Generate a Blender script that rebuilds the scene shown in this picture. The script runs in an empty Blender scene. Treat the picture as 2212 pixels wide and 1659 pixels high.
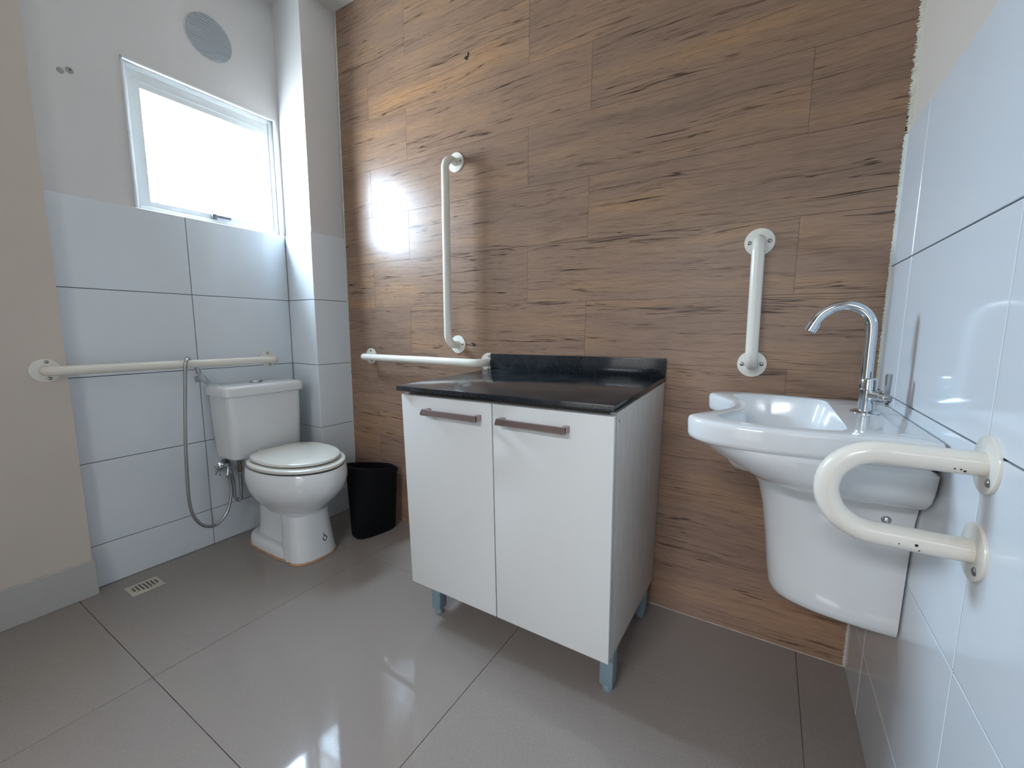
import bpy, bmesh, math, random
from mathutils import Vector, Matrix
from mathutils.bvhtree import BVHTree
random.seed(7)
S = bpy.context.scene
COL = S.collection
PI = math.pi

# ------------------------------------------------------------------ camera
YAW, PITCH, ROLL = 0.54619, -0.12983, 0.00454
fw = Vector((-math.sin(YAW)*math.cos(PITCH), math.cos(YAW)*math.cos(PITCH), math.sin(PITCH)))
r0 = Vector((math.cos(YAW), math.sin(YAW), 0)); u0 = r0.cross(fw)
rr = math.cos(ROLL)*r0+math.sin(ROLL)*u0; uu = -math.sin(ROLL)*r0+math.cos(ROLL)*u0
cam = bpy.data.cameras.new('camera'); camo = bpy.data.objects.new('camera', cam); COL.objects.link(camo)
camo.matrix_world = Matrix(((rr.x, uu.x, -fw.x, 2.12394), (rr.y, uu.y, -fw.y, -1.48113), (rr.z, uu.z, -fw.z, 0.98888), (0, 0, 0, 1)))
cam.sensor_fit = 'HORIZONTAL'; cam.sensor_width = 36; cam.lens = 911.65/2212*36
cam.clip_start = 0.01
S.camera = camo

# ------------------------------------------------------------------ world and light
W = bpy.data.worlds.new('world'); S.world = W; W.use_nodes = True
wn, wl = W.node_tree.nodes, W.node_tree.links; wn.clear()
wo = wn.new('ShaderNodeOutputWorld'); bg = wn.new('ShaderNodeBackground')
tc = wn.new('ShaderNodeTexCoord'); sp = wn.new('ShaderNodeSeparateXYZ')
rp = wn.new('ShaderNodeValToRGB'); mr = wn.new('ShaderNodeMapRange')
mr.inputs['From Min'].default_value = -0.25; mr.inputs['From Max'].default_value = 0.25
rp.color_ramp.elements[0].color = (0.42, 0.45, 0.46, 1); rp.color_ramp.elements[1].color = (0.63, 0.80, 1.0, 1)
wl.new(tc.outputs['Generated'], sp.inputs[0]); wl.new(sp.outputs['Z'], mr.inputs['Value']); wl.new(mr.outputs[0], rp.inputs[0])
wl.new(rp.outputs[0], bg.inputs['Color']); wl.new(bg.outputs[0], wo.inputs[0])
bg.inputs['Strength'].default_value = 18.0

def area(name, loc, direction, sx, sy, energy, color, portal=False):
    l = bpy.data.lights.new(name, 'AREA'); l.shape = 'RECTANGLE'; l.size = sx; l.size_y = sy
    l.energy = energy; l.color = color
    o = bpy.data.objects.new(name, l); COL.objects.link(o); o.location = loc
    o.rotation_euler = Vector(direction).to_track_quat('-Z', 'Y').to_euler()
    if portal: l.cycles.is_portal = True
    return o
area('window_portal', (-0.16, -0.492, 1.71), (1, 0, 0), 0.6, 0.56, 1, (1, 1, 1), True)
area('added_hall_fill', (1.6, -3.9, 2.45), (0, 0, -1), 1.2, 0.6, 21, (.90, .92, 1.0))  # added fill light, unseen, brightens the room through the doorway

vs = S.view_settings
S.display_settings.display_device = 'sRGB'
vs.view_transform = 'Standard'; vs.look = 'None'; vs.gamma = 1; vs.use_curve_mapping = False
vs.exposure = 2.22

# ------------------------------------------------------------------ materials
def lin(c):
    return tuple((x/12.92 if x <= .04045 else ((x+.055)/1.055)**2.4) for x in c)
def hexc(r, g, b): return lin((r/255, g/255, b/255))+(1,)
class NT:
    def __init__(s, name):
        m = bpy.data.materials.new(name); m.use_nodes = True
        s.m = m; s.t = m.node_tree; s.n = s.t.nodes; s.b = s.n['Principled BSDF']
    def new(s, typ, **kw):
        nd = s.n.new(typ)
        for k, v in kw.items(): setattr(nd, k, v)
        return nd
    def link(s, a, b): s.t.links.new(a, b)
    def coords(s, scale=(1, 1, 1), kind='Object', rand=0.0):
        c = s.new('ShaderNodeTexCoord'); mp = s.new('ShaderNodeMapping'); mp.inputs['Scale'].default_value = scale
        s.link(c.outputs[kind], mp.inputs[0])
        if rand:
            oi = s.new('ShaderNodeObjectInfo'); mu = s.new('ShaderNodeVectorMath', operation='SCALE')
            cb = s.new('ShaderNodeCombineXYZ')
            for i in range(3): s.link(oi.outputs['Random'], cb.inputs[i])
            s.link(cb.outputs[0], mu.inputs[0]); mu.inputs['Scale'].default_value = rand
            s.link(mu.outputs[0], mp.inputs['Location'])
        return mp.outputs[0]
    def noise(s, vec, scale, detail=3, rough=.5, dist=0):
        t = s.new('ShaderNodeTexNoise'); t.inputs['Scale'].default_value = scale; t.inputs['Detail'].default_value = detail
        t.inputs['Roughness'].default_value = rough; t.inputs['Distortion'].default_value = dist
        s.link(vec, t.inputs['Vector']); return t.outputs['Fac']
    def ramp(s, fac, stops):
        rm = s.new('ShaderNodeValToRGB'); e = rm.color_ramp.elements
        while len(e) < len(stops): e.new(.5)
        for k, (p, c) in enumerate(stops): e[k].position = p; e[k].color = c if len(c) == 4 else tuple(c)+(1,)
        s.link(fac, rm.inputs[0]); return rm.outputs[0]
    def mix(s, fac, a, b, mode='MIX'):
        mx = s.new('ShaderNodeMix', data_type='RGBA', blend_type=mode)
        for v, i in ((fac, 0), (a, 6), (b, 7)):
            if hasattr(v, 'links'): s.link(v, mx.inputs[i])
            elif i == 0: mx.inputs[0].default_value = v
            else: mx.inputs[i].default_value = v
        return mx.outputs[2]
    def bump(s, h, strength, dist=.002):
        b = s.new('ShaderNodeBump'); b.inputs['Strength'].default_value = strength; b.inputs['Distance'].default_value = dist
        s.link(h, b.inputs['Height']); s.link(b.outputs[0], s.b.inputs['Normal'])

def plain(name, col, rough=.4, metal=0, var=.04, scale=6, bump=0, bscale=200, coat=0, spec=None):
    t = NT(name); v = t.coords()
    n = t.noise(v, scale, 4)
    hi = tuple(min(1, c*(1+var)) for c in col[:3])+(1,); lo = tuple(c*(1-var) for c in col[:3])+(1,)
    t.link(t.ramp(n, [(.3, lo), (.7, hi)]), t.b.inputs['Base Color'])
    t.b.inputs['Roughness'].default_value = rough; t.b.inputs['Metallic'].default_value = metal
    if coat: t.b.inputs['Coat Weight'].default_value = coat; t.b.inputs['Coat Roughness'].default_value = .04
    if spec is not None: t.b.inputs['Specular IOR Level'].default_value = spec
    if bump: t.bump(t.noise(v, bscale, 3), bump)
    return t.m

M = {}
M['plaster'] = plain('white_plaster', hexc(216, 213, 212), .75, var=.02, scale=3, bump=.12, bscale=120)
M['cream'] = plain('cream_wall_paint', hexc(209, 198, 187), .7, var=.025, scale=3, bump=.12, bscale=120)
M['ceiling'] = plain('white_ceiling_paint', hexc(225, 225, 220), .8, var=.02, bump=.1)
M['tile'] = plain('white_glazed_tile', hexc(222, 228, 233), .11, var=.012, scale=2, bump=.02, bscale=9)
M['grout'] = plain('grey_grout', hexc(112, 112, 112), .9, var=.15, scale=12)
M['grout_floor'] = plain('beige_grout', hexc(136, 129, 122), .9, var=.35, scale=7)
M['grout_light'] = plain('pale_grout', hexc(176, 176, 172), .9, var=.15, scale=12)
M['grout_dark'] = plain('brown_grout', hexc(112, 91, 77), .9, var=.2, scale=12)
M['caulk'] = plain('ragged_white_caulk', hexc(212, 210, 196), .8, var=.08, scale=30, bump=.4, bscale=150)
M['baseboard'] = plain('grey_porcelain_baseboard', hexc(190, 187, 184), .25, var=.03, scale=5)
M['ceramic'] = plain('white_sanitary_ceramic', hexc(226, 229, 230), .12, var=.012, scale=3, coat=.3)
M['seat'] = plain('white_seat_plastic', hexc(222, 221, 212), .28, var=.012)
M['enamel'] = plain('ivory_enamel', hexc(232, 228, 217), .22, var=.03, scale=8, coat=.25)
M['chrome'] = plain('chrome', hexc(205, 210, 214), .09, 1, var=.02)
M['dull_chrome'] = plain('dull_chrome', hexc(165, 166, 166), .25, 1, var=.1, scale=40)
M['rust'] = plain('brown_fitting', hexc(118, 106, 92), .5, .3, var=.3, scale=60)
M['handle'] = plain('satin_bronze_metal', hexc(168, 148, 146), .24, 1, var=.08, scale=25)
M['white_mdf'] = plain('white_melamine', hexc(225, 227, 225), .38, var=.012, scale=2)
M['edge'] = plain('pale_edge_band', hexc(205, 196, 190), .5, var=.03)
M['leg'] = plain('grey_plastic_leg', hexc(126, 146, 154), .38, var=.04, scale=10)
M['black'] = plain('black_bin_plastic', hexc(8, 10, 15), .75, var=.1, spec=.25, bump=.1, bscale=300)
M['dark'] = plain('dark_speck', hexc(30, 27, 25), .7, var=.2)
M['frame'] = plain('white_window_aluminium', hexc(222, 226, 226), .35, var=.02)
M['latch'] = plain('grey_latch', hexc(120, 124, 128), .4, .4, var=.05)
M['vent'] = plain('pale_vent_plastic', hexc(176, 184, 190), .6, var=.05)
M['putty'] = plain('grey_putty', hexc(168, 168, 162), .8, var=.1, scale=50)
M['ink'] = plain('blue_black_ink', hexc(22, 26, 60), .5, var=.05)
M['sealant'] = plain('stained_sealant', hexc(176, 140, 108), .7, var=.25, scale=18)
M['drain'] = plain('drain_plastic', hexc(196, 190, 172), .4, var=.06, scale=30)

def cab_side():
    t = NT('white_woodgrain_melamine'); v = t.coords((60, 60, 5))
    n = t.noise(v, 1.6, 4, .6)
    t.link(t.ramp(n, [(.3, hexc(197, 189, 182)), (.7, hexc(216, 209, 202))]), t.b.inputs['Base Color'])
    t.b.inputs['Roughness'].default_value = .45; t.bump(n, .12, .001); return t.m
M['side'] = cab_side()

def granite():
    t = NT('black_granite'); v = t.coords()
    n = t.noise(v, 260, 3, .6); n2 = t.noise(v, 9, 4)
    c = t.ramp(n, [(.35, hexc(22, 26, 30)), (.58, hexc(38, 43, 48)), (.75, hexc(66, 72, 76))])
    c2 = t.mix(t.ramp(n2, [(.5, (0, 0, 0)), (.75, (.5, .5, .5))]), c, hexc(64, 68, 70))
    t.link(c2, t.b.inputs['Base Color']); t.b.inputs['Roughness'].default_value = .17
    t.link(t.ramp(n2, [(.4, (.12,)*3), (.75, (.26,)*3)]), t.b.inputs['Roughness']); return t.m
M['granite'] = granite()

def floor_mat():
    t = NT('polished_beige_porcelain'); v = t.coords(kind='Object', rand=9)
    n = t.noise(v, 420, 3, .7); n2 = t.noise(v, 3.5, 4)
    c = t.ramp(n, [(.3, hexc(137, 128, 122)), (.55, hexc(151, 141, 135)), (.75, hexc(164, 154, 148))])
    c = t.mix(t.ramp(n2, [(.4, (0, 0, 0)), (.75, (.3,)*3)]), c, hexc(148, 142, 133))
    t.link(c, t.b.inputs['Base Color']); t.b.inputs['Roughness'].default_value = .05
    t.b.inputs['IOR'].default_value = 1.5
    return t.m
M['floor'] = floor_mat()

def wood():
    t = NT('wood_print_porcelain')
    v = t.coords((1, 1, 1), rand=37)
    # slow waviness so that the grain bends
    wv = t.new('ShaderNodeTexNoise'); wv.inputs['Scale'].default_value = 2.4; wv.inputs['Detail'].default_value = 2
    t.link(v, wv.inputs['Vector'])
    sub = t.new('ShaderNodeVectorMath', operation='SUBTRACT'); t.link(wv.outputs['Color'], sub.inputs[0]); sub.inputs[1].default_value = (.5, .5, .5)
    sc = t.new('ShaderNodeVectorMath', operation='SCALE'); t.link(sub.outputs[0], sc.inputs[0]); sc.inputs['Scale'].default_value = .045
    ad = t.new('ShaderNodeVectorMath', operation='ADD'); t.link(v, ad.inputs[0]); t.link(sc.outputs[0], ad.inputs[1])
    def stretch(sx, sz):
        m = t.new('ShaderNodeMapping'); m.inputs['Scale'].default_value = (sx, 1, sz); t.link(ad.outputs[0], m.inputs[0]); return m.outputs[0]
    broad = t.noise(stretch(1.1, 7), 1.5, 4, .55)
    mid = t.noise(stretch(3.6, 80), 1.5, 5, .65)
    fine = t.noise(stretch(14, 420), 1.6, 4, .7)
    base = t.ramp(broad, [(.28, hexc(147, 122, 105)), (.46, hexc(161, 132, 113)), (.6, hexc(171, 139, 114)), (.76, hexc(190, 148, 111))])
    base = t.mix(t.ramp(mid, [(.34, (.50,)*3), (.46, (.10,)*3), (.6, (0,)*3)]), base, hexc(108, 86, 71))
    base = t.mix(t.ramp(fine, [(.36, (.40,)*3), (.52, (0,)*3)]), base, hexc(100, 78, 64))
    base = t.mix(t.ramp(fine, [(.58, (0,)*3), (.8, (.30,)*3)]), base, hexc(194, 160, 130))
    # long dark hairline cracks: ridges of a strongly stretched noise, only in patches
    def cracks(sx, sz, sc, w, px, pz, p0, p1):
        cr = t.noise(stretch(sx, sz), sc, 4, .5)
        su = t.new('ShaderNodeMath', operation='SUBTRACT'); t.link(cr, su.inputs[0]); su.inputs[1].default_value = .5
        ab = t.new('ShaderNodeMath', operation='ABSOLUTE'); t.link(su.outputs[0], ab.inputs[0])
        line = t.ramp(ab.outputs[0], [(0, (1, 1, 1)), (w, (.7,)*3), (w*2.2, (0, 0, 0))])
        patch = t.ramp(t.noise(stretch(px, pz), 1.7, 3, .6), [(p0, (0,)*3), (p1, (1,)*3)])
        ml = t.new('ShaderNodeMix', data_type='RGBA', blend_type='MULTIPLY'); ml.inputs[0].default_value = 1
        t.link(line, ml.inputs[6]); t.link(patch, ml.inputs[7]); return ml.outputs[2]
    base = t.mix(cracks(.34, 13, 1.7, .0032, 1.3, 10, .47, .55), base, hexc(60, 47, 40))
    base = t.mix(cracks(.9, 34, 1.7, .006, 1.2, 8, .52, .60), base, hexc(92, 73, 61))
    # plank to plank tone
    oi = t.new('ShaderNodeObjectInfo')
    base = t.mix(1.0, base, t.ramp(oi.outputs['Random'], [(0, (.92, .92, .93)), (.5, (.97, .97, .97)), (1, (1.03, 1.01, 1.0))]), 'MULTIPLY')
    t.link(base, t.b.inputs['Base Color'])
    t.b.inputs['Roughness'].default_value = .25; t.b.inputs['Specular IOR Level'].default_value = .30
    t.bump(t.mix(.5, fine, mid), .25, .0015)
    return t.m
M['wood'] = wood()

def glass():
    t = NT('window_glass'); n, L = t.n, t.t.links; out = n['Material Output']
    tr = n.new('ShaderNodeBsdfTransparent'); gl = n.new('ShaderNodeBsdfGlossy'); gl.inputs['Roughness'].default_value = .03
    tr.inputs[0].default_value = (.96, .98, .98, 1)
    mx = n.new('ShaderNodeMixShader'); mx.inputs[0].default_value = .06
    L.new(tr.outputs[0], mx.inputs[1]); L.new(gl.outputs[0], mx.inputs[2]); L.new(mx.outputs[0], out.inputs[0])
    n.remove(t.b); return t.m
M['glass'] = glass()

def braided():
    t = NT('braided_steel_hose'); v = t.coords()
    w = t.new('ShaderNodeTexWave', wave_type='BANDS', bands_direction='Z'); w.inputs['Scale'].default_value = 110
    t.link(v, w.inputs['Vector'])
    t.link(t.ramp(w.outputs['Fac'], [(0, hexc(160, 160, 162)), (1, hexc(200, 202, 204))]), t.b.inputs['Base Color'])
    t.b.inputs['Metallic'].default_value = 1; t.b.inputs['Roughness'].default_value = .25; t.bump(w.outputs['Fac'], .1, .0006); return t.m
M['hose'] = braided()

def clear_plastic():
    t = NT('cloudy_clear_plastic')
    t.b.inputs['Base Color'].default_value = hexc(210, 220, 224); t.b.inputs['Roughness'].default_value = .2
    n = t.noise(t.coords(), 40, 2); t.link(t.ramp(n, [(.3, (.35,)*3), (.7, (.5,)*3)]), t.b.inputs['Alpha']); return t.m
M['plastic'] = clear_plastic()

# ------------------------------------------------------------------ mesh helpers
def base_of(p):
    v = Vector((0, 0, 0))
    while p is not None: v = v + p.location; p = p.parent
    return v
def finish(name, bm, mat, parent=None, smooth=True, angle=35, **props):
    bmesh.ops.recalc_face_normals(bm, faces=bm.faces)
    if parent is not None: bmesh.ops.translate(bm, verts=bm.verts, vec=-base_of(parent))
    me = bpy.data.meshes.new(name); bm.to_mesh(me); bm.free()
    if smooth:
        me.shade_smooth(); me.set_sharp_from_angle(angle=math.radians(angle))
    o = bpy.data.objects.new(name, me); COL.objects.link(o)
    if mat is not None: me.materials.append(M[mat])
    if parent is not None: o.parent = parent
    for k, v in props.items(): o[k] = v
    return o
def thing(name, loc, label, cat, group=None):
    o = bpy.data.objects.new(name, None); COL.objects.link(o); o.location = loc; o.empty_display_size = .05
    o['label'] = label; o['category'] = cat
    if group: o['group'] = group
    return o
def tag(o, label, cat, group=None):
    o['label'] = label; o['category'] = cat
    if group: o['group'] = group
    return o
def hexa(bm, c):
    """c: 8 corners, bottom four in ring order then top four."""
    v = [bm.verts.new(x) for x in c]
    for f in ((3, 2, 1, 0), (4, 5, 6, 7), (0, 1, 5, 4), (1, 2, 6, 5), (2, 3, 7, 6), (3, 0, 4, 7)): bm.faces.new([v[i] for i in f])
    return v
def box(bm, lo, hi):
    (a, b, c), (d, e, f) = lo, hi
    return hexa(bm, [(a, b, c), (d, b, c), (d, e, c), (a, e, c), (a, b, f), (d, b, f), (d, e, f), (a, e, f)])
def bev(bm, w, seg=2):
    bmesh.ops.recalc_face_normals(bm, faces=bm.faces)
    bmesh.ops.bevel(bm, geom=list(bm.edges), offset=w, segments=seg, profile=.5, affect='EDGES', clamp_overlap=True)
def bbox(lo, hi, w=0, seg=2):
    bm = bmesh.new(); box(bm, lo, hi)
    if w: bev(bm, w, seg)
    return bm
def loft(bm, rings, cap0=True, cap1=True):
    rv = [[bm.verts.new(p) for p in r] for r in rings]; n = len(rings[0])
    for a, b in zip(rv, rv[1:]):
        for i in range(n): bm.faces.new((a[i], a[(i+1) % n], b[(i+1) % n], b[i]))
    if cap0: bm.faces.new(rv[0][::-1])
    if cap1: bm.faces.new(rv[-1])
    return rv
def frames(pts):
    pts = [Vector(p) for p in pts]; T = []
    for i in range(len(pts)):
        a = pts[max(i-1, 0)]; b = pts[min(i+1, len(pts)-1)]; T.append((b-a).normalized())
    n = T[0].orthogonal().normalized(); out = []
    for i, t in enumerate(T):
        n = (n-t*n.dot(t)).normalized(); out.append((pts[i], n, t.cross(n)))
    return out
def tube(bm, pts, r, seg=20, cap=True):
    rs = r if isinstance(r, (list, tuple)) else [r]*len(pts)
    rings = [[p+(n*math.cos(2*PI*k/seg)+b*math.sin(2*PI*k/seg))*q for k in range(seg)] for (p, n, b), q in zip(frames(pts), rs)]
    return loft(bm, rings, cap, cap)
def crom(P, n=8):
    P = [Vector(p) for p in P]; out = []
    for i in range(len(P)-1):
        a = P[i-1] if i else P[0]*2-P[1]; b, c = P[i], P[i+1]; d = P[i+2] if i+2 < len(P) else P[-1]*2-P[-2]
        for k in range(n):
            t = k/n; out.append(.5*((2*b)+(c-a)*t+(2*a-5*b+4*c-d)*t*t+(3*b-a-3*c+d)*t**3))
    out.append(P[-1]); return out
def fillet(P, r, n=8):
    """polyline with rounded corners"""
    P = [Vector(p) for p in P]; out = [P[0]]
    for i in range(1, len(P)-1):
        a = (P[i-1]-P[i]).normalized(); b = (P[i+1]-P[i]).normalized()
        h = a.angle(b)/2; d = r/math.tan(h); c = P[i]+(a+b).normalized()*(r/math.sin(h))
        s = P[i]+a*d-c; e = P[i]+b*d-c
        for k in range(n+1): out.append(c+s.normalized().slerp(e.normalized(), k/n)*r)
    out.append(P[-1]); return out
def disc(bm, c, axis, r, h, seg=28, dome=0, bevel=0):
    """short solid of revolution from c along axis"""
    c = Vector(c); ax = Vector(axis).normalized()
    prof = [(0, r)]
    if bevel: prof += [(h-bevel, r), (h-bevel*.3, r-bevel*.3), (h, r-bevel)]
    elif dome: prof += [(h*math.sin(a), r*math.cos(a)) for a in (.3, .6, .9, 1.2, 1.45)]
    else: prof += [(h, r)]
    n = ax.orthogonal().normalized(); b = ax.cross(n)
    loft(bm, [[c+ax*z+(n*math.cos(2*PI*k/seg)+b*math.sin(2*PI*k/seg))*q for k in range(seg)] for z, q in prof])
def lathe(bm, c, axis, prof, seg=28):
    c = Vector(c); ax = Vector(axis).normalized(); n = ax.orthogonal().normalized(); b = ax.cross(n)
    loft(bm, [[c+ax*z+(n*math.cos(2*PI*k/seg)+b*math.sin(2*PI*k/seg))*q for k in range(seg)] for z, q in prof])

_tiles = {}
def tile(name, lo, hi, mat, parent, bevel=.0009):
    """one tile object; alike tiles share their mesh"""
    d = tuple(round(hi[i]-lo[i], 4) for i in range(3)); key = (d, mat)
    if key not in _tiles:
        bm = bbox([-x/2 for x in d], [x/2 for x in d], bevel, 1)
        bmesh.ops.recalc_face_normals(bm, faces=bm.faces)
        me = bpy.data.meshes.new(name); bm.to_mesh(me); bm.free(); me.materials.append(M[mat]); _tiles[key] = me
    o = bpy.data.objects.new(name, _tiles[key]); COL.objects.link(o); o.parent = parent
    o.location = [(lo[i]+hi[i])/2 for i in range(3)]; return o

# ------------------------------------------------------------------ room shell
RX = 2.38          # right wall
YF = -2.70         # front wall, behind the camera
CZ = 2.508         # ceiling
CA, CB = .2114, .1947   # corner column
ZT = 1.4474        # top of the tiles, left
ZR = 1.4794        # top of the tiles, right
TK = .008          # tile thickness
WT = .15
def struct(name, bm, mat, **k):
    o = finish(name, bm, mat, smooth=False); o['kind'] = 'structure'; return o

# floor: substrate and tiles
floor = struct('floor', bbox((-WT, YF-WT, -.10), (RX+WT, WT, -.0045)), 'grout_floor')
fx = [-.096, .690, 1.475, 2.260, 3.05]; fy = [.45, -.322, -1.085, -1.85, -2.62, -3.4]
for i in range(4):
    for j in range(5):
        x0, x1, y0, y1 = max(fx[i], -.01), min(fx[i+1], RX+.005), max(fy[j+1], YF-WT), min(fy[j], .008)
        if x1-x0 > .02 and y1-y0 > .02: tile('tile', (x0+.0008, y0+.0008, -.008), (x1-.0008, y1-.0008, 0), 'floor', floor, .0004)

struct('ceiling', bbox((-WT, YF-WT, CZ), (RX+WT, WT, CZ+.12)), 'ceiling')

# left wall with the window opening
WY0, WY1, WZ0, WZ1 = -.780, -.206, 1.4474, 1.985
bm = bmesh.new(); X0, X1 = -WT, -TK
box(bm, (X0, -1.03, -.1), (X1, WT, WZ0)); box(bm, (X0, -1.03, WZ1), (X1, WT, CZ))
box(bm, (X0, -1.03, WZ0), (X1, WY0, WZ1)); box(bm, (X0, WY1, WZ0), (X1, WT, WZ1))
wall_left = struct('wall_left', bm, 'plaster')
# tile bed of grout behind the tiles, then the tiles
bm = bbox((-TK-.002, -1.03, 0), (-.0035, -CB, ZT-.002)); finish('grout', bm, 'grout', wall_left, False)
Z4 = .1665; lz = [0]+[Z4+.3202*k for k in range(5)]; lz[-1] = ZT
ly = [-1.06, -.6228, -CB]
G = .0014
for a, b in zip(lz, lz[1:]):
    for c, d in zip(ly, ly[1:]): tile('tile', (-TK, c+G, a+G), (0, d-G, b-G), 'tile', wall_left)

# boxed-in corner column
bm = bbox((-TK, -CB+TK, -.05), (CA-TK, .01, CZ)); wall_corner = struct('wall_corner', bm, 'plaster')
bm = bmesh.new(); box(bm, (-TK, -CB+.0035, 0), (CA-.0035, -.001, ZT-.002)); finish('grout', bm, 'grout', wall_corner, False)
for a, b in zip(lz, lz[1:]):
    tile('tile', (.0005, -CB, a+G), (CA-.0006, -CB+TK, b-G), 'tile', wall_corner)
    tile('tile', (CA-TK, -CB+.0006, a+G), (CA, -.002, b-G), 'tile', wall_corner)
# cream wall standing a little proud in the foreground, with its grey baseboard
struct('wall_left_front', bbox((-WT, YF, -.05), (.040, -1.036, CZ)), 'cream')
struct('baseboard_left', bbox((.038, YF, 0), (.050, -1.030, .136), .0012, 1), 'baseboard')

# back wall: wood-look planks
wall_back = struct('wall_back', bbox((-WT, .0065, -.1), (RX+WT, .0065+WT, CZ)), 'grout_dark')
pz = [.004+.2174*k for k in range(13)]; pz[0] = 0
for k, (a, b) in enumerate(zip(pz, pz[1:])):
    if a >= CZ: break
    xs = [CA-.001]+([.418, 1.291, 2.172] if k % 2 else [.662, 1.538])+[RX-.003 if a < 1.5 else RX+TK-.003]
    for c, d in zip(xs, xs[1:]):
        tile('plank', (c+.0003, 0, a+.0003), (d-.0003, TK, min(b, CZ+.02)-.0003), 'wood', wall_back, .0003)
# dark knots of the print
def blot(x, z, sx, sz, seed):
    rnd = random.Random(seed); bm = bmesh.new(); n = 14
    f = []
    for k in range(n):
        a = 2*PI*k/n; q = .55+.6*rnd.random(); f.append((x+sx*q*math.cos(a), -.0006, z+sz*q*math.sin(a)))
    loft(bm, [[(p[0], .0002, p[2]) for p in f], f]); finish('knot', bm, 'dark', wall_back, False)
blot(1.004, 2.066, .013, .009, 1); blot(1.012, 2.078, .005, .008, 2); blot(1.030, .9195, .013, .006, 3); blot(1.022, .926, .010, .003, 5); blot(1.52, 2.33, .018, .006, 4)

# right wall
wall_right = struct('wall_right', bbox((RX+TK, YF-WT, -.1), (RX+TK+WT, WT, CZ)), 'cream')
finish('grout', bbox((RX+.0035, YF, 0), (RX+TK+.002, -.001, ZR-.002)), 'grout', wall_right, False)
rz = [0, .183, .5065, .8318, 1.1546, ZR]
ry = [-.003, -.1914, -.687, -1.183, -1.679, -2.175, YF]
for a, b in zip(rz, rz[1:]):
    for c, d in zip(ry, ry[1:]): tile('tile', (RX, d+G, a+G), (RX+TK, c-G, b-G), 'tile', wall_right)
# front wall with the doorway behind the camera
DX0, DX1, DZ = 1.25, 2.11, 2.1
bm = bmesh.new(); box(bm, (-WT, YF-WT, -.05), (DX0, YF, CZ)); box(bm, (DX1, YF-WT, -.05), (RX+WT, YF, CZ)); box(bm, (DX0, YF-WT, DZ), (DX1, YF, CZ))
struct('wall_front', bm, 'cream')
# unseen hall added beyond the doorway, shutting out sky and carrying the fill light
bm = bmesh.new(); HY = -5.2
box(bm, (-WT, HY-.1, -.05), (RX+WT, HY, CZ)); box(bm, (-WT-.1, HY, -.05), (-WT, YF-WT, CZ)); box(bm, (RX+WT, HY, -.05), (RX+WT+.1, YF-WT, CZ)); box(bm, (-WT, HY, CZ), (RX+WT, YF-WT, CZ+.1)); box(bm, (-WT, HY, -.1), (RX+WT, YF-WT, -.0075))
struct('wall_added_hall', bm, 'ceiling')

# ragged caulk down the two vertical corners of the wood wall
def ragged(name, x, r, z0, z1, seed, sgn):
    rnd = random.Random(seed); bm = bmesh.new(); n = 800; prev = None
    for k in range(n+1):
        z = z0+(z1-z0)*k/n; w = r*(.55+.6*rnd.random()+(.5*rnd.random() if rnd.random() < .05 else 0))
        ring = [bm.verts.new(p) for p in ((x, .004, z), (x, -.0045, z), (x-sgn*w*.5, -.0035, z), (x-sgn*w, -.0006, z), (x-sgn*w, .004, z))]
        if prev:
            for i in range(5): bm.faces.new((prev[i], prev[(i+1) % 5], ring[(i+1) % 5], ring[i]))
        else: bm.faces.new(ring)
        prev = ring
    bm.faces.new(prev[::-1]); o = finish(name, bm, 'caulk'); o['kind'] = 'structure'
ragged('trim_1', RX+.0005, .0055, .002, ZR-.001, 3, 1)
ragged('trim_4', RX+TK+.0005, .0125, ZR-.001, CZ, 8, 1)
ragged('trim_2', CA-.0025, .0045, .002, CZ, 4, -1)
# thin pale bead where the wood wall meets the floor
bm = bmesh.new(); rnd = random.Random(5)
tube(bm, [(CA+.6+k*(RX-CA-.6)/60, -.0008, -.0006+.0016*rnd.random()) for k in range(61)], .0014, 6); o = finish('trim_3', bm, 'caulk'); o['kind'] = 'structure'

# ------------------------------------------------------------------ window
def frame_bm(x0, x1, y0, y1, z0, z1, w, b=.002):
    bm = bmesh.new()
    for lo, hi in (((x0, y0, z0), (x1, y0+w, z1)), ((x0, y1-w, z0), (x1, y1, z1)), ((x0, y0+w, z0), (x1, y1-w, z0+w)), ((x0, y0+w, z1-w), (x1, y1-w, z1))):
        b2 = bmesh.new(); box(b2, lo, hi); bev(b2, b, 1); me = bpy.data.meshes.new('t'); b2.to_mesh(me); b2.free(); bm.from_mesh(me); bpy.data.meshes.remove(me)
    return bm
win = finish('window_1', frame_bm(-.070, -.030, WY0, WY1, WZ0, WZ1, .020), 'frame'); win['kind'] = 'structure'
GY0, GY1, GZ0, GZ1 = -.721, -.250, 1.489, 1.909     # clear glass
bm = bmesh.new(); sy0, sy1, sz0, sz1 = WY0+.019, WY1-.018, WZ0+.018, WZ1-.019
for lo, hi in (((-.062, sy0, sz0), (-.036, GY0, sz1)), ((-.062, GY1, sz0), (-.036, sy1, sz1)), ((-.062, GY0, sz0), (-.036, GY1, GZ0)), ((-.062, GY0, GZ1), (-.036, GY1, sz1)), ((-.05, sy0+.02, GZ1+.022), (-.033, sy1-.012, GZ1+.030))): box(bm, lo, hi)
finish('sash', bm, 'frame', win, False)
finish('pane', bbox((-.052, GY0-.008, GZ0-.008), (-.048, GY1+.008, GZ1+.008)), 'glass', win, False)
bm = bbox((-.037, -.508, WZ0+.018), (-.020, -.488, WZ0+.042), .003); box(bm, (-.033, -.492, WZ0+.030), (-.024, -.43, WZ0+.040))
finish('latch', bm, 'latch', win)
bm = bmesh.new()
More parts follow.
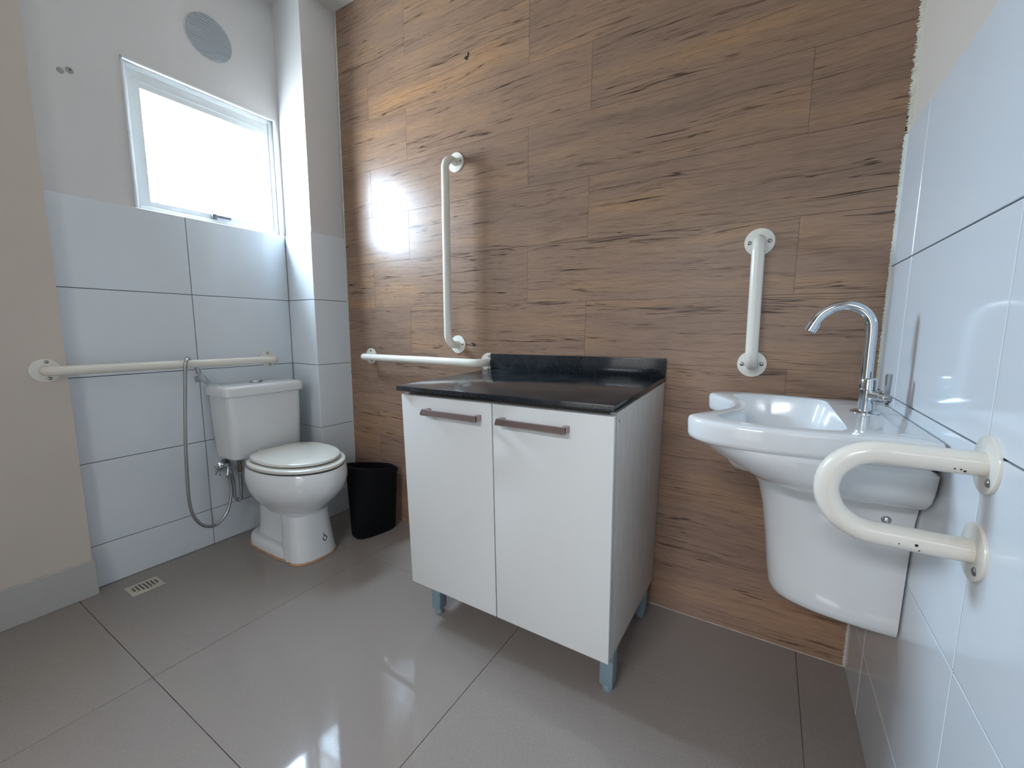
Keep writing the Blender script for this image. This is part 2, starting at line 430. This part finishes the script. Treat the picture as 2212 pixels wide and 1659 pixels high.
for lo, hi in (((-.004, WY0-.002, WZ0), (.0015, WY0+.004, WZ1)), ((-.004, WY0-.002, WZ1-.003), (.0015, WY1+.004, WZ1+.004)), ((-.004, WY1-.003, WZ0), (.0015, WY1+.003, WZ1))): box(bm, (lo[0]-TK, *lo[1:]), (hi[0]-TK+.002, *hi[1:]))
finish('window_bead', bm, 'frame', win, False)

# round ribbed vent above the window
vc = Vector((-TK, -.470, 2.210)); VR = .088
vent = thing('wall_vent', vc, 'pale round ribbed vent cover set in the plaster above the small window', 'vent')
bm = bmesh.new(); disc(bm, vc-Vector((.004, 0, 0)), (1, 0, 0), VR, .0055, 48); finish('backing', bm, 'vent', vent)
n = 15
for k in range(n):
    z = -VR+VR*2*(k+.5)/n; h = math.sqrt(max(0, VR*VR-z*z))-.003
    if h < .01: continue
    bm = bmesh.new()
    prof = [(0.001, -.0045), (.0042, -.0040), (.0052, -.0010), (.0026, .0030), (.001, .0040)]
    loft(bm, [[vc+Vector((a, y, z+b)) for a, b in prof] for y in (-h, h)]); finish('slat', bm, 'vent', vent, False)
bm = bmesh.new(); tube(bm, [vc+Vector((.001, (VR+.002)*math.cos(2*PI*k/48), (VR+.002)*math.sin(2*PI*k/48))) for k in range(49)], .0022, 6, False); finish('rim', bm, 'plaster', vent)
# old wall plugs left of the window
pc = Vector((-TK, -.935, 1.862)); pl = thing('wall_plug', pc, 'two small old screw plugs in grey filler, left of the window on bare plaster', 'plug')
for dy, dz, r in ((-.012, -.006, .010), (.011, .005, .011)):
    bm = bmesh.new(); disc(bm, pc+Vector((0, dy, dz)), (1, 0, 0), r, .004, 16, dome=1); finish('filler', bm, 'putty', pl)
bm = bmesh.new(); disc(bm, pc+Vector((.003, .012, .006)), (1, 0, 0), .0045, .002, 10); finish('screw_hole', bm, 'latch', pl)

# ------------------------------------------------------------------ grab rails
TR = .0165
def flange(parent, c, axis, screws, r=.0395):
    bm = bmesh.new(); disc(bm, c, axis, r, .0042, 40, bevel=.0016); f = finish('flange', bm, 'enamel', parent)
    for s in screws:
        bm = bmesh.new(); q = Vector(c)+Vector(s)+Vector(axis).normalized()*.0038
        disc(bm, q, axis, .0062, .0034, 14, dome=1); finish('screw', bm, 'dull_chrome', f)
def rail(name, loc, label, path, flanges, rad=TR, fil=.045):
    t = thing(name, loc, label, 'grab rail')
    bm = bmesh.new(); tube(bm, fillet(path, fil, 10), rad, 24); finish('rail', bm, 'enamel', t)
    for c, ax, sc in flanges: flange(t, c, ax, sc)
    return t
so = .072
rail('grab_rail', (.944, 0, .92), 'tall ivory vertical grab rail on the wood-look wall above the horizontal one',
     [(.944, -.004, 1.681), (.944, -so, 1.681), (.946, -so, .92), (.945, -.004, .92)],
     [((.944, 0, 1.681), (0, -1, 0), ((.026, 0, .002), (-.026, 0, 0))), ((.945, 0, .92), (0, -1, 0), ((.026, 0, .002), (-.026, 0, 0)))])
rail('grab_rail', (.378, 0, .848), 'ivory horizontal grab rail on the wood-look wall, running behind the black worktop corner',
     [(.378, -.004, .848), (.378, -so, .848), (1.108, -so, .848), (1.108, -.004, .848)],
     [((.378, 0, .848), (0, -1, 0), ((0, 0, .027), (.002, 0, -.027))), ((1.108, 0, .848), (0, -1, 0), ((.002, 0, .027), (-.002, 0, -.027)))])
rail('grab_rail', (2.078, 0, .886), 'short ivory vertical grab rail on the wood-look wall above the wash basin',
     [(2.077, -.004, 1.246), (2.077, -so, 1.246), (2.081, -so, .886), (2.081, -.004, .886)],
     [((2.077, 0, 1.246), (0, -1, 0), ((.026, 0, .001), (-.026, 0, -.001))), ((2.081, 0, .886), (0, -1, 0), ((.026, 0, .001), (-.026, 0, -.001)))])
rx = .086
rail('grab_rail', (0, -.70, .838), 'long ivory horizontal grab rail under the window with a steel hose hung over it',
     [(.044, -1.088, .842), (rx, -1.088, .842), (rx, -.322, .837), (.004, -.322, .837)],
     [((.040, -1.088, .842), (1, 0, 0), ((0, .004, .029), (0, .008, -.027))), ((0, -.322, .837), (1, 0, 0), ((0, -.002, .028), (0, .006, -.028)))], fil=.034)
uy = -.70
zu, zl = .815, .694; cx = RX-.1065; ru = (zu-zl)/2
pth = [(RX-.003, uy, zu)]+[(cx+ru*math.cos(a)*1.0, uy, (zu+zl)/2+ru*math.sin(a)) for a in [PI/2+PI*k/22 for k in range(23)]]+[(RX-.003, uy, zl)]
ut = thing('grab_rail', (RX, uy, zl), 'chipped ivory U-shaped grab rail on the white tiled wall beside the wash basin', 'grab rail')
bm = bmesh.new(); tube(bm, pth, .0165, 28); u_rail = finish('rail', bm, 'enamel', ut)
for z in (zu, zl): flange(ut, (RX, uy, z), (-1, 0, 0), ((0, -.019, -.020), (0, .026, -.008)))
for (x, z, s) in ((2.355, zu-.009, .0016), (2.351, zu-.007, .0012), (2.345, zu-.0068, .0011), (2.318, zl-.001, .0020), (2.322, zl-.009, .0011), (2.300, zl-.0035, .0009), (2.25, zl+.004, .0010)):
    bm = bmesh.new(); zc = zu if z > .75 else zl; dz = z-zc; yy = uy-math.sqrt(.0165**2-dz**2)
    disc(bm, (x, yy+.0003, z), (0, -1, dz/.0165), s, .0006, 9); finish('paint_chip', bm, 'dark', u_rail)

# ------------------------------------------------------------------ cabinet and worktop
cc = {'F': [(1.1349, -.505, .1306), (1.8255, -.505, .1270), (1.1078, -.505, .781), (1.8184, -.505, .786)],
      'B': [(1.137, -.004, .100), (1.823, -.004, .098), (1.137, -.004, .806), (1.830, -.004, .813)]}
for k in cc: cc[k] = [Vector(p) for p in cc[k]]
def cw(s, t, w):
    f = cc['F']; b = cc['B']
    lo = (f[0]*(1-s)+f[1]*s)*(1-t)+(b[0]*(1-s)+b[1]*s)*t
    hi = (f[2]*(1-s)+f[3]*s)*(1-t)+(b[2]*(1-s)+b[3]*s)*t
    return lo*(1-w)+hi*w
def cbox(s0, s1, t0, t1, w0, w1, b=.001):
    bm = bmesh.new()
    hexa(bm, [cw(s0, t0, w0), cw(s1, t0, w0), cw(s1, t1, w0), cw(s0, t1, w0), cw(s0, t0, w1), cw(s1, t0, w1), cw(s1, t1, w1), cw(s0, t1, w1)])
    bev(bm, b, 2); return bm
cab = thing('base_cabinet', (1.48, -.25, 0), 'white two-door base cabinet on grey legs under a black worktop', 'cabinet')
D = .034    # door thickness as a share of the depth
finish('side_panel', cbox(.975, 1, D+.008, 1, 0, 1), 'side', cab); finish('side_panel', cbox(0, .025, D+.008, 1, 0, 1), 'side', cab)
finish('bottom_panel', cbox(.025, .975, D+.02, .99, 0, .025), 'side', cab)
finish('top_rail', cbox(.025, .975, D+.02, .22, .96, .99), 'side', cab); finish('back_panel', cbox(.025, .975, .975, .99, .025, 1), 'side', cab)
for s0, s1, hx0, hx1, hz in ((.0, .4975, 1.222, 1.428, .7245), (.5025, 1.0, 1.497, 1.703, .7265)):
    d = finish('door', cbox(s0, s1, 0, D, .0, .992, .0015), 'white_mdf', cab)
    yb = -.505; y1 = yb-.034
    bm = bmesh.new()   # slanted bar with mitred ends
    pr = [(y1, hz), (y1-.004, hz+.004), (y1+.004, hz+.017), (y1+.010, hz+.018), (y1+.008, hz+.002)]
    loft(bm, [[(x, a, b) for a, b in pr] for x in (hx0, hx1)])
    for xa, xb in ((hx0, hx0+.013), (hx1-.013, hx1)):
        hexa(bm, [(xa, y1+.004, hz+.001), (xb, y1+.004, hz+.001), (xb, yb+.001, hz+.001), (xa, yb+.001, hz+.001), (xa, y1+.004, hz+.0175), (xb, y1+.004, hz+.0175), (xb, yb+.001, hz+.0175), (xa, yb+.001, hz+.0175)])
    finish('handle', bm, 'handle', d)
bm = bmesh.new(); p = cw(1, .075, .965); disc(bm, p-Vector((.0006, 0, 0)), (1, 0, 0), .004, .0012, 12); finish('screw_cover', bm, 'leg', cab)
for lx, ly_, zt in ((1.806, -.440, .128), (1.196, -.440, .130), (1.803, -.088, .108), (1.162, -.088, .108)):
    h = .0185; bm = bmesh.new(); box(bm, (lx-h, ly_-h, .020), (lx+h, ly_+h, zt)); bev(bm, .002, 2); lg = finish('leg', bm, 'leg', cab)
    bm = bmesh.new(); lathe(bm, (lx, ly_, 0), (0, 0, 1), [(0, .0145), (.006, .016), (.012, .0145), (.021, .011)], 18); finish('foot', bm, 'leg', lg)

wt = thing('worktop', (1.47, -.25, .80), 'black granite worktop with a low upstand, on the white cabinet', 'worktop')
bm = bmesh.new()
T = [(1.0953, -.515, .804), (1.821, -.515, .8094), (1.8325, -.0055, .831), (1.128, -.0055, .8235)]
Bm = [(x, y, z-.0152) for x, y, z in T]
hexa(bm, Bm+T); bev(bm, .0012, 2); finish('slab', bm, 'granite', wt)
bm = bmesh.new(); b0 = [(1.1275, -.0185, .8228), (1.8325, -.0185, .8300), (1.8325, -.0055, .8308), (1.1275, -.0055, .8236)]
hexa(bm, b0+[(x, y, z+.0625) for x, y, z in b0]); bev(bm, .0012, 2); finish('upstand', bm, 'granite', wt)

# ------------------------------------------------------------------ toilet
tx, ty = 0, -.44
toilet = thing('toilet', (.30, ty, 0), 'white close-coupled toilet with the lid shut under the window', 'toilet')
def egg(xb, xf, hw, z, n=56, pf=2.0, pb=2.6, mid=.44):
    """closed outline, longer at the front"""
    xm = xb+(xf-xb)*mid; out = []
    for k in range(n):
        a = 2*PI*k/n; c, s = math.cos(a), math.sin(a)
        p = pf if c > 0 else pb
        rx_ = (xf-xm) if c > 0 else (xm-xb)
        out.append(Vector((xm+rx_*math.copysign(abs(c)**(2/p), c), ty+hw*math.copysign(abs(s)**(2/p), s), z)))
    return out
bm = bmesh.new()
loft(bm, [egg(.20, .612, .160, .404), egg(.19, .624, .171, .408), egg(.186, .630, .1755, .400), egg(.184, .635, .179, .375), egg(.186, .634, .179, .350), egg(.192, .622, .172, .315), egg(.198, .598, .157, .282),
          egg(.205, .562, .134, .250), egg(.21, .528, .110, .222), egg(.215, .506, .094, .205), egg(.22, .500, .089, .196)])
# front column of the foot
loft(bm, [egg(.36, .500, .088, .200, pf=2.3, pb=4, mid=.6), egg(.36, .506, .090, .15, pf=2.3, pb=4, mid=.6), egg(.36, .518, .095, .08, pf=2.3, pb=4, mid=.6), egg(.36, .531, .101, .018, pf=2.3, pb=4, mid=.6), egg(.36, .533, .102, .002, pf=2.3, pb=4, mid=.6)])
# recessed trapway behind it
loft(bm, [egg(.13, .43, .078, .30, pf=4, pb=3), egg(.13, .43, .066, .22, pf=4, pb=3), egg(.12, .43, .062, .13, pf=4, pb=3), egg(.12, .43, .070, .055, pf=4, pb=3), egg(.12, .43, .080, .03, pf=4, pb=3)])
# low foot flange
loft(bm, [egg(.105, .45, .085, .052, pf=5, pb=3.2), egg(.095, .46, .098, .046, pf=5, pb=3.2), egg(.09, .46, .104, .03, pf=5, pb=3.2), egg(.088, .46, .106, .002, pf=5, pb=3.2)])
# deck that carries the tank
loft(bm, [egg(.03, .30, .056, .4125, pf=6, pb=5), egg(.026, .31, .062, .404, pf=6, pb=5), egg(.03, .31, .060, .36, pf=6, pb=5), egg(.08, .33, .058, .29, pf=6, pb=5)])
bowl = finish('bowl', bm, 'ceramic', toilet, angle=50)
bm = bmesh.new(); loft(bm, [egg(.235, .585, .140, .407), egg(.23, .59, .145, .4140), egg(.200, .624, .1715, .4150), egg(.199, .6265, .1735, .4185), egg(.200, .6255, .1725, .4265), egg(.206, .618, .166, .4300), egg(.23, .595, .15, .4310)]); finish('seat', bm, 'seat', toilet, angle=40)
bm = bmesh.new(); loft(bm, [egg(.25, .56, .125, .4305, pb=3.4), egg(.245, .57, .130, .4370, pb=3.4), egg(.228, .598, .154, .4375, pb=3.4), egg(.227, .601, .1555, .4400, pb=3.4), egg(.228, .600, .154, .4475, pb=3.4), egg(.231, .596, .151, .4500, pb=3.4), egg(.29, .52, .09, .4515, pb=3)]); finish('lid', bm, 'seat', toilet, angle=35)
for dy in (-.055, .062):
    bm = bbox((.204, ty+dy-.013, .4295), (.230, ty+dy+.013, .4475), .004, 2); h = finish('hinge', bm, 'seat', toilet)
    bm = bmesh.new(); disc(bm, (.222, ty+dy, .4472), (0, 0, 1), .003, .001, 8); finish('screw', bm, 'dark', h)
def rrect(x0, x1, hw, z, r, n=6):
    out = []
    for cx_, cy_, a0 in ((x1-r, ty+hw-r, 0), (x0+r, ty+hw-r, PI/2), (x0+r, ty-hw+r, PI), (x1-r, ty-hw+r, 1.5*PI)):
        for k in range(n+1): a = a0+PI/2*k/n; out.append(Vector((cx_+r*math.cos(a), cy_+r*math.sin(a), z)))
    return out
bm = bmesh.new(); loft(bm, [rrect(.03, .165, .140, .413, .02), rrect(.012, .186, .153, .4165, .03), rrect(.009, .1905, .156, .428, .032), rrect(.006, .193, .164, .60, .032), rrect(.005, .193, .166, .700, .032)]); finish('tank', bm, 'ceramic', toilet, angle=40)
bm = bmesh.new(); loft(bm, [rrect(.003, .196, .170, .694, .03), rrect(.002, .204, .178, .697, .032), rrect(.002, .205, .179, .716, .030), rrect(.003, .203, .177, .730, .028), rrect(.006, .197, .172, .7365, .028), rrect(.02, .18, .155, .7395, .03)]); tl = finish('tank_lid', bm, 'ceramic', toilet, angle=40)
bm = bmesh.new()
loft(bm, [[Vector((.105+.020*q*math.cos(2*PI*k/28), ty+.024*q*math.sin(2*PI*k/28), z)) for k in range(28)] for z, q in ((.737, 1.15), (.7455, 1.15), (.748, 1))]); fb = finish('flush_button', bm, 'dull_chrome', tl)
# stained bead of sealant round the foot
bm = bmesh.new(); o1 = egg(.088, .46, .106, .002, pf=5, pb=3.2); o2 = egg(.36, .533, .102, .002, pf=2.3, pb=4, mid=.6)
ring = [p for p in o2 if p.x > .44]; ring.sort(key=lambda p: math.atan2(p.y-ty, p.x-.3))
left = [p for p in o1 if p.x <= .44]; left.sort(key=lambda p: math.atan2(p.y-ty, p.x-.3) % (2*PI))
loop = ring+left; loop.append(loop[0]); rnd = random.Random(9)
tube(bm, loop, [.0045+.003*rnd.random() for _ in loop], 8, False); finish('sealant', bm, 'sealant', toilet)
# wheelchair symbol printed on the front of the foot
bvh = BVHTree.FromObject(bowl, bpy.context.evaluated_depsgraph_get()); off = base_of(bowl)
def on_bowl(y, z):
    hit = bvh.ray_cast(Vector((1.2, y, z))-off, Vector((-1, 0, 0)))
    return hit[0]+off+hit[1]*.0005 if hit[0] is not None else Vector((.53, y, z))
sy, sz, k = -.412, .083, .001
def stroke(bm, pts, w):
    """flat ribbon through 2-D points in mm (x to the right, y up), laid on the foot"""
    P = [Vector((a, b, 0)) for a, b in pts]; L = []; R = []
    for i, p in enumerate(P):
        t = (P[min(i+1, len(P)-1)]-P[max(i-1, 0)]).normalized(); nn = Vector((-t.y, t.x, 0))*w/2
        for lst, q in ((L, p+nn), (R, p-nn)): lst.append(bm.verts.new(on_bowl(sy+q.x*k, sz+q.y*k)))
    for i in range(len(P)-1): bm.faces.new((L[i], L[i+1], R[i+1], R[i]))
bm = bmesh.new()
stroke(bm, [(9*math.cos(a)-1, 9*math.sin(a)-7) for a in [math.radians(125+230*i/20) for i in range(21)]], 3.8)
stroke(bm, [(-3, 10), (-2, 1), (6, 0.5), (10, -9), (14, -8)], 4); stroke(bm, [(-2.6, 6), (5, 5.4)], 3.2)
c0 = bm.verts.new(on_bowl(sy-.0035, sz+.0148)); cr = [bm.verts.new(on_bowl(sy-.0035+.0028*math.cos(2*PI*i/12), sz+.0148+.0028*math.sin(2*PI*i/12))) for i in range(12)]
for i in range(12): bm.faces.new((c0, cr[i], cr[(i+1) % 12]))
finish('wheelchair_symbol', bm, 'ink', bowl, False)

# ------------------------------------------------------------------ hygiene shower, valve and supply hose
vy, vz = -.566, .352
av = thing('angle_valve', (0, vy, vz), 'chrome angle valve with a cross handle on the tiles below the toilet tank', 'valve')
bm = bmesh.new(); lathe(bm, (0, vy+.008, vz+.006), (1, 0, 0), [(0, .028), (.004, .0275), (.012, .020), (.016, .012)]); finish('wall_rosette', bm, 'chrome', av)
bm = bmesh.new(); tube(bm, [(.012, vy+.008, vz+.006), (.05, vy+.008, vz+.006), (.064, vy+.008, vz+.006)], [.012, .013, .010], 18); tube(bm, [(.05, vy+.008, vz+.006), (.05, vy-.034, vz+.002)], .0085, 16)
tube(bm, [(.05, vy+.004, vz), (.056, vy-.004, vz-.03)], .008, 14); tube(bm, [(.045, vy+.01, vz), (.04, vy+.018, vz-.03)], .008, 14); bd = finish('valve_body', bm, 'chrome', av)
bm = bmesh.new(); hc = Vector((.05, vy-.042, vz+.001)); tube(bm, [hc+Vector((0, .012, 0)), hc-Vector((0, .006, 0))], .008, 14)
for a in (.9, .9+PI/2):
    d_ = Vector((math.cos(a), 0, math.sin(a)))*.026; tube(bm, [hc-d_, hc+d_], .0042, 12)
finish('cross_handle', bm, 'chrome', av)

bs = thing('bidet_sprayer', (.09, -.70, .86), 'hand bidet sprayer whose long steel hose loops over the grab rail', 'bidet sprayer')
hose = [(.057, vy-.006, vz-.034), (.058, vy+.002, .30), (.06, -.563, .235), (.06, -.589, .150), (.06, -.640, .112), (.06, -.693, .138), (.062, -.726, .229), (.07, -.728, .42), (.085, -.722, .62), (.104, -.716, .78),
        (.1115, -.714, .838), (.1065, -.706, .857), (.086, -.695, .8645), (.066, -.680, .855), (.058, -.664, .832), (.055, -.652, .812)]
bm = bmesh.new(); tube(bm, crom(hose, 10), .0064, 14); finish('hose', bm, 'hose', bs)
bm = bmesh.new(); tube(bm, [(.055, -.652, .818), (.054, -.647, .801)], .0092, 16); finish('ferrule', bm, 'chrome', bs)
bm = bmesh.new(); tube(bm, crom([(.054, -.648, .803), (.042, -.631, .777), (.034, -.617, .7605)], 6), [.012]*6+[.0125]*6+[.013], 16); sh = finish('spray_handle', bm, 'plastic', bs)
bm = bmesh.new(); tube(bm, [(.034, -.619, .7625), (.037, -.613, .7555), (.046, -.609, .7540)], [.0115, .0120, .0105], 18); finish('spray_head', bm, 'chrome', bs)
bm = bmesh.new(); tube(bm, crom([(.052, -.640, .790), (.064, -.634, .774), (.068, -.629, .760)], 4), .006, 12); finish('trigger', bm, 'plastic', bs)
bh = thing('spray_holder', (.01, -.634, .764), 'pale plastic wall holder carrying the bidet sprayer beside the tank', 'holder')
bm = bmesh.new(); box(bm, (0, -.643, .752), (.006, -.621, .778)); box(bm, (.005, -.639, .763), (.0265, -.627, .771)); bev(bm, .0015, 1); finish('bracket', bm, 'plastic', bh)

sh_ = thing('supply_hose', (.04, -.535, .18), 'short dull steel supply hose looped below the toilet tank', 'hose')
bm = bmesh.new(); tube(bm, crom([(.040, vy+.018, vz-.028), (.042, vy+.024, .28), (.05, -.545, .215), (.055, -.533, .190), (.06, -.523, .205), (.06, -.520, .26), (.06, -.519, .335)], 8), .0068, 12); finish('hose', bm, 'dull_chrome', sh_)
bm = bmesh.new(); lathe(bm, (.06, -.519, .326), (0, 0, 1), [(0, .009), (.014, .012), (.028, .012), (.030, .010), (.0865, .010)], 8); finish('coupling', bm, 'rust', sh_)

# ------------------------------------------------------------------ waste bin
bc = Vector((.521, -.146, 0))
bin_ = thing('waste_bin', bc, 'black plastic waste bin in the corner between the toilet and the cabinet', 'waste bin')
def bring(z, sx, sy, n=44, p=4.2):
    out = []
    ang = -.217
    for k in range(n):
        a = 2*PI*k/n; c, s = math.cos(a), math.sin(a)
        x, y = sx*math.copysign(abs(c)**(2/p), c), sy*math.copysign(abs(s)**(2/p), s)
        x += .012*(1-(y/sy)**2)*(1 if c > 0 else -1)
        out.append(bc+Vector((x*math.cos(ang)-y*math.sin(ang), x*math.sin(ang)+y*math.cos(ang), z-y*.22*z/.33)))
    return out
bm = bmesh.new(); loft(bm, [bring(.012, .042, .098), bring(.000, .046, .102), bring(.004, .049, .104), bring(.322, .056, .118), bring(.327, .052, .114), bring(.02, .044, .10)], True, True); finish('body', bm, 'black', bin_, angle=40)
bm = bmesh.new(); loft(bm, [bring(.312, .0562, .1182), bring(.314, .0585, .1205), bring(.329, .0588, .121), bring(.332, .056, .118), bring(.326, .0525, .1145)], False, False); finish('rim', bm, 'black', bin_)

# ------------------------------------------------------------------ floor drain
dc = Vector((.137, -.923, 0)); dr = thing('floor_drain', dc, 'small square floor drain with an oval slotted grate near the baseboard', 'drain')
bm = bbox(dc+Vector((-.044, -.050, -.002)), dc+Vector((.044, .050, .0022)), .001, 1); finish('frame', bm, 'drain', dr)
bm = bmesh.new(); loft(bm, [[dc+Vector((.034*q*math.cos(2*PI*i/36), .043*q*math.sin(2*PI*i/36), z)) for i in range(36)] for z, q in ((.001, 1), (.0034, 1), (.0038, .97))]); gr = finish('grate', bm, 'drain', dr)
bm = bmesh.new()
for i in range(-2, 3):
    for j in range(-3, 4):
        x, y = i*.0115+(.0 if j % 2 else .0055), j*.0115
        if (x/.031)**2+(y/.040)**2 > .92: continue
        bmm = box(bm, dc+Vector((x-.0042, y-.0027, .0030)), dc+Vector((x+.0042, y+.0027, .0041)))
finish('slot', bm, 'dark', gr, False, kind='stuff')

# ------------------------------------------------------------------ wash basin
SX, SY, SZ = RX-.0025, -.352, .812
wb = thing('wash_basin', (SX, SY, .38), 'white wall-hung ceramic wash basin with a scalloped front on a half pedestal', 'wash basin')
OUT = [(0, 0), (0, .205), (.012, .219), (.09, .232), (.18, .246), (.26, .252), (.325, .243), (.366, .222), (.388, .192), (.389, .172), (.374, .142), (.346, .092), (.325, .045), (.318, 0)]
INN = [(.118, 0), (.118, .150), (.121, .175), (.135, .200), (.18, .214), (.24, .221), (.295, .212), (.326, .192), (.338, .168), (.336, .150), (.325, .122), (.308, .080), (.296, .04), (.291, 0)]
LOW = [(0, 0), (0, .195), (.012, .207), (.09, .218), (.17, .226), (.235, .222), (.29, .200), (.325, .165), (.342, .130), (.350, .100), (.354, .075), (.356, .05), (.357, .025), (.357, 0)]
def outline(ctrl, n=6):
    h = []
    for seg in (ctrl[:2], ctrl[1:]):
        c = crom([(a, b, 0) for a, b in seg], n if seg is not ctrl[:2] else n)
        h += c[:-1]
    h.append(Vector((*ctrl[-1], 0)))
    full = h+[Vector((p.x, -p.y, 0)) for p in h[-2:0:-1]]
    return full
Oo, Oi, Ol = outline(OUT), outline(INN), outline(LOW)
def shrink(L, d):
    n = len(L); out = []
    for i, p in enumerate(L):
        t = (L[(i+1) % n]-L[i-1]); t.normalize(); nn = Vector((t.y, -t.x, 0)); q = p+nn*d
        out.append(Vector((max(q.x, 0 if p.x < .005 else q.x), q.y, 0)))
    return out
def sgn_shrink(L, d):
    a = shrink(L, d); return a if sum(p.y**2 for p in a) <= sum(p.y**2 for p in L) else shrink(L, -d)
def scl(L, sx, sy, cx_=0): return [Vector((cx_+(p.x-cx_)*sx, p.y*sy, 0)) for p in L]
def blend(A, B, w): return [a*(1-w)+b*w for a, b in zip(A, B)]
def put(L, z): return [Vector((SX-p.x, SY+p.y, z)) for p in L]
bm = bmesh.new(); C = .245
rings = [put(scl(Oi, .08, .08, C), SZ-.130), put(scl(Oi, .45, .5, C), SZ-.125), put(scl(Oi, .66, .74, C), SZ-.112), put(scl(Oi, .80, .87, C), SZ-.088), put(scl(Oi, .90, .94, C), SZ-.050), put(scl(Oi, .965, .98, C), SZ-.016),
         put(sgn_shrink(Oi, .0015), SZ-.004), put(sgn_shrink(Oi, -.003), SZ), put(sgn_shrink(Oo, .009), SZ), put(sgn_shrink(Oo, .0035), SZ-.002), put(sgn_shrink(Oo, .0008), SZ-.006), put(Oo, SZ-.012),
         put(sgn_shrink(Oo, .001), SZ-.036), put(sgn_shrink(Oo, .003), SZ-.044), put(sgn_shrink(Oo, .010), SZ-.048), put(sgn_shrink(Oo, .014), SZ-.050),
         put(scl(blend(Oo, Ol, .18), .955, .972), SZ-.058), put(scl(blend(Oo, Ol, .42), .935, .968), SZ-.073), put(scl(blend(Oo, Ol, .72), .90, .958), SZ-.092), put(scl(Ol, .855, .915), SZ-.112), put(scl(Ol, .79, .81), SZ-.129), put(scl(Ol, .71, .64), SZ-.143), put(scl(Ol, .58, .42), SZ-.153)]
loft(bm, rings); basin = finish('basin', bm, 'ceramic', wb, angle=48)
def half(d, hw, z, n=40, p=2.5):
    out = [Vector((SX, SY-hw, z))]
    for k in range(n+1):
        a = -PI/2+PI*k/n; c, s = math.cos(a), math.sin(a)
        out.append(Vector((SX-.004-(d-.004)*abs(c)**(2/p), SY+hw*math.copysign(abs(s)**(2/p), s), z)))
    out.append(Vector((SX, SY+hw, z))); return out
bm = bmesh.new()
loft(bm, [half(.29, .13, .685), half(.270, .118, .662), half(.255, .108, .64), half(.243, .100, .59), half(.232, .095, .51), half(.224, .092, .44), half(.219, .091, .405), half(.213, .087, .391), half(.203, .080, .3845), half(.19, .07, .383)])
ped = finish('half_pedestal', bm, 'ceramic', wb, angle=45)
bm = bmesh.new(); bv2 = BVHTree.FromObject(ped, bpy.context.evaluated_depsgraph_get()); of2 = base_of(ped)
hit = bv2.ray_cast(Vector((2.337, -1, .632))-of2, Vector((0, 1, 0)))
if hit[0] is not None: disc(bm, hit[0]+of2-hit[1]*.001, hit[1], .0085, .007, 20, dome=1); finish('bolt_cap', bm, 'chrome', ped)

# ------------------------------------------------------------------ faucet
fx_, fy_ = 2.311, -.312
fa = thing('faucet', (fx_, fy_, SZ), 'chrome gooseneck faucet with a lever on the wash basin', 'faucet')
bm = bmesh.new(); lathe(bm, (fx_, fy_, SZ), (0, 0, 1), [(0, .027), (.002, .027), (.005, .022), (.006, .016)]); finish('base_ring', bm, 'chrome', fa)
bm = bmesh.new(); lathe(bm, (fx_, fy_, SZ), (0, 0, 1), [(.003, .0140), (.050, .0140), (.052, .0155), (.072, .0155), (.074, .0145), (.076, .011)]); fbody = finish('body', bm, 'chrome', fa)
vd = Vector((.80, -.60, -.12)).normalized(); vs0 = Vector((fx_, fy_, SZ+.040))
bm = bmesh.new(); tube(bm, [vs0, vs0+vd*.026, vs0+vd*.027, vs0+vd*.034], [.0125, .0125, .0105, .0105], 20); finish('valve', bm, 'chrome', fa)
tip = vs0+vd*.036
bm = bmesh.new(); tube(bm, [vs0+vd*.032, vs0+vd*.042], .0085, 16); sd = Vector((.6, .8, 0))
L_ = Vector((.60, .8, 0)).normalized()*.0075; th = vd*.0022
pts = []
for z, w in ((-.016, .7), (-.008, 1), (.01, .75), (.026, 1.0), (.046, 1.15), (.052, .9)):
    c = tip+Vector((0, 0, z)); pts.append([c-L_*w-th, c+L_*w-th, c+L_*w+th, c-L_*w+th])
loft(bm, pts); finish('lever', bm, 'chrome', fa)
sp_ = crom([(fx_-.004, fy_, SZ+.070), (fx_-.0045, fy_, SZ+.13), (fx_-.005, fy_, SZ+.180), (fx_-.010, fy_, SZ+.203), (fx_-.026, fy_, SZ+.222), (fx_-.051, fy_, SZ+.230), (fx_-.077, fy_, SZ+.224), (fx_-.097, fy_, SZ+.207), (fx_-.108, fy_, SZ+.186)], 7)
bm = bmesh.new(); tube(bm, sp_, .0104, 22); finish('spout', bm, 'chrome', fa)
e1, e0 = sp_[-1], sp_[-4]; dd = (e1-e0).normalized()
bm = bmesh.new(); tube(bm, [e1-dd*.008, e1-dd*.0075, e1+dd*.012, e1+dd*.0125], [.0105, .0128, .0128, .0115], 22); finish('aerator', bm, 'chrome', fa)
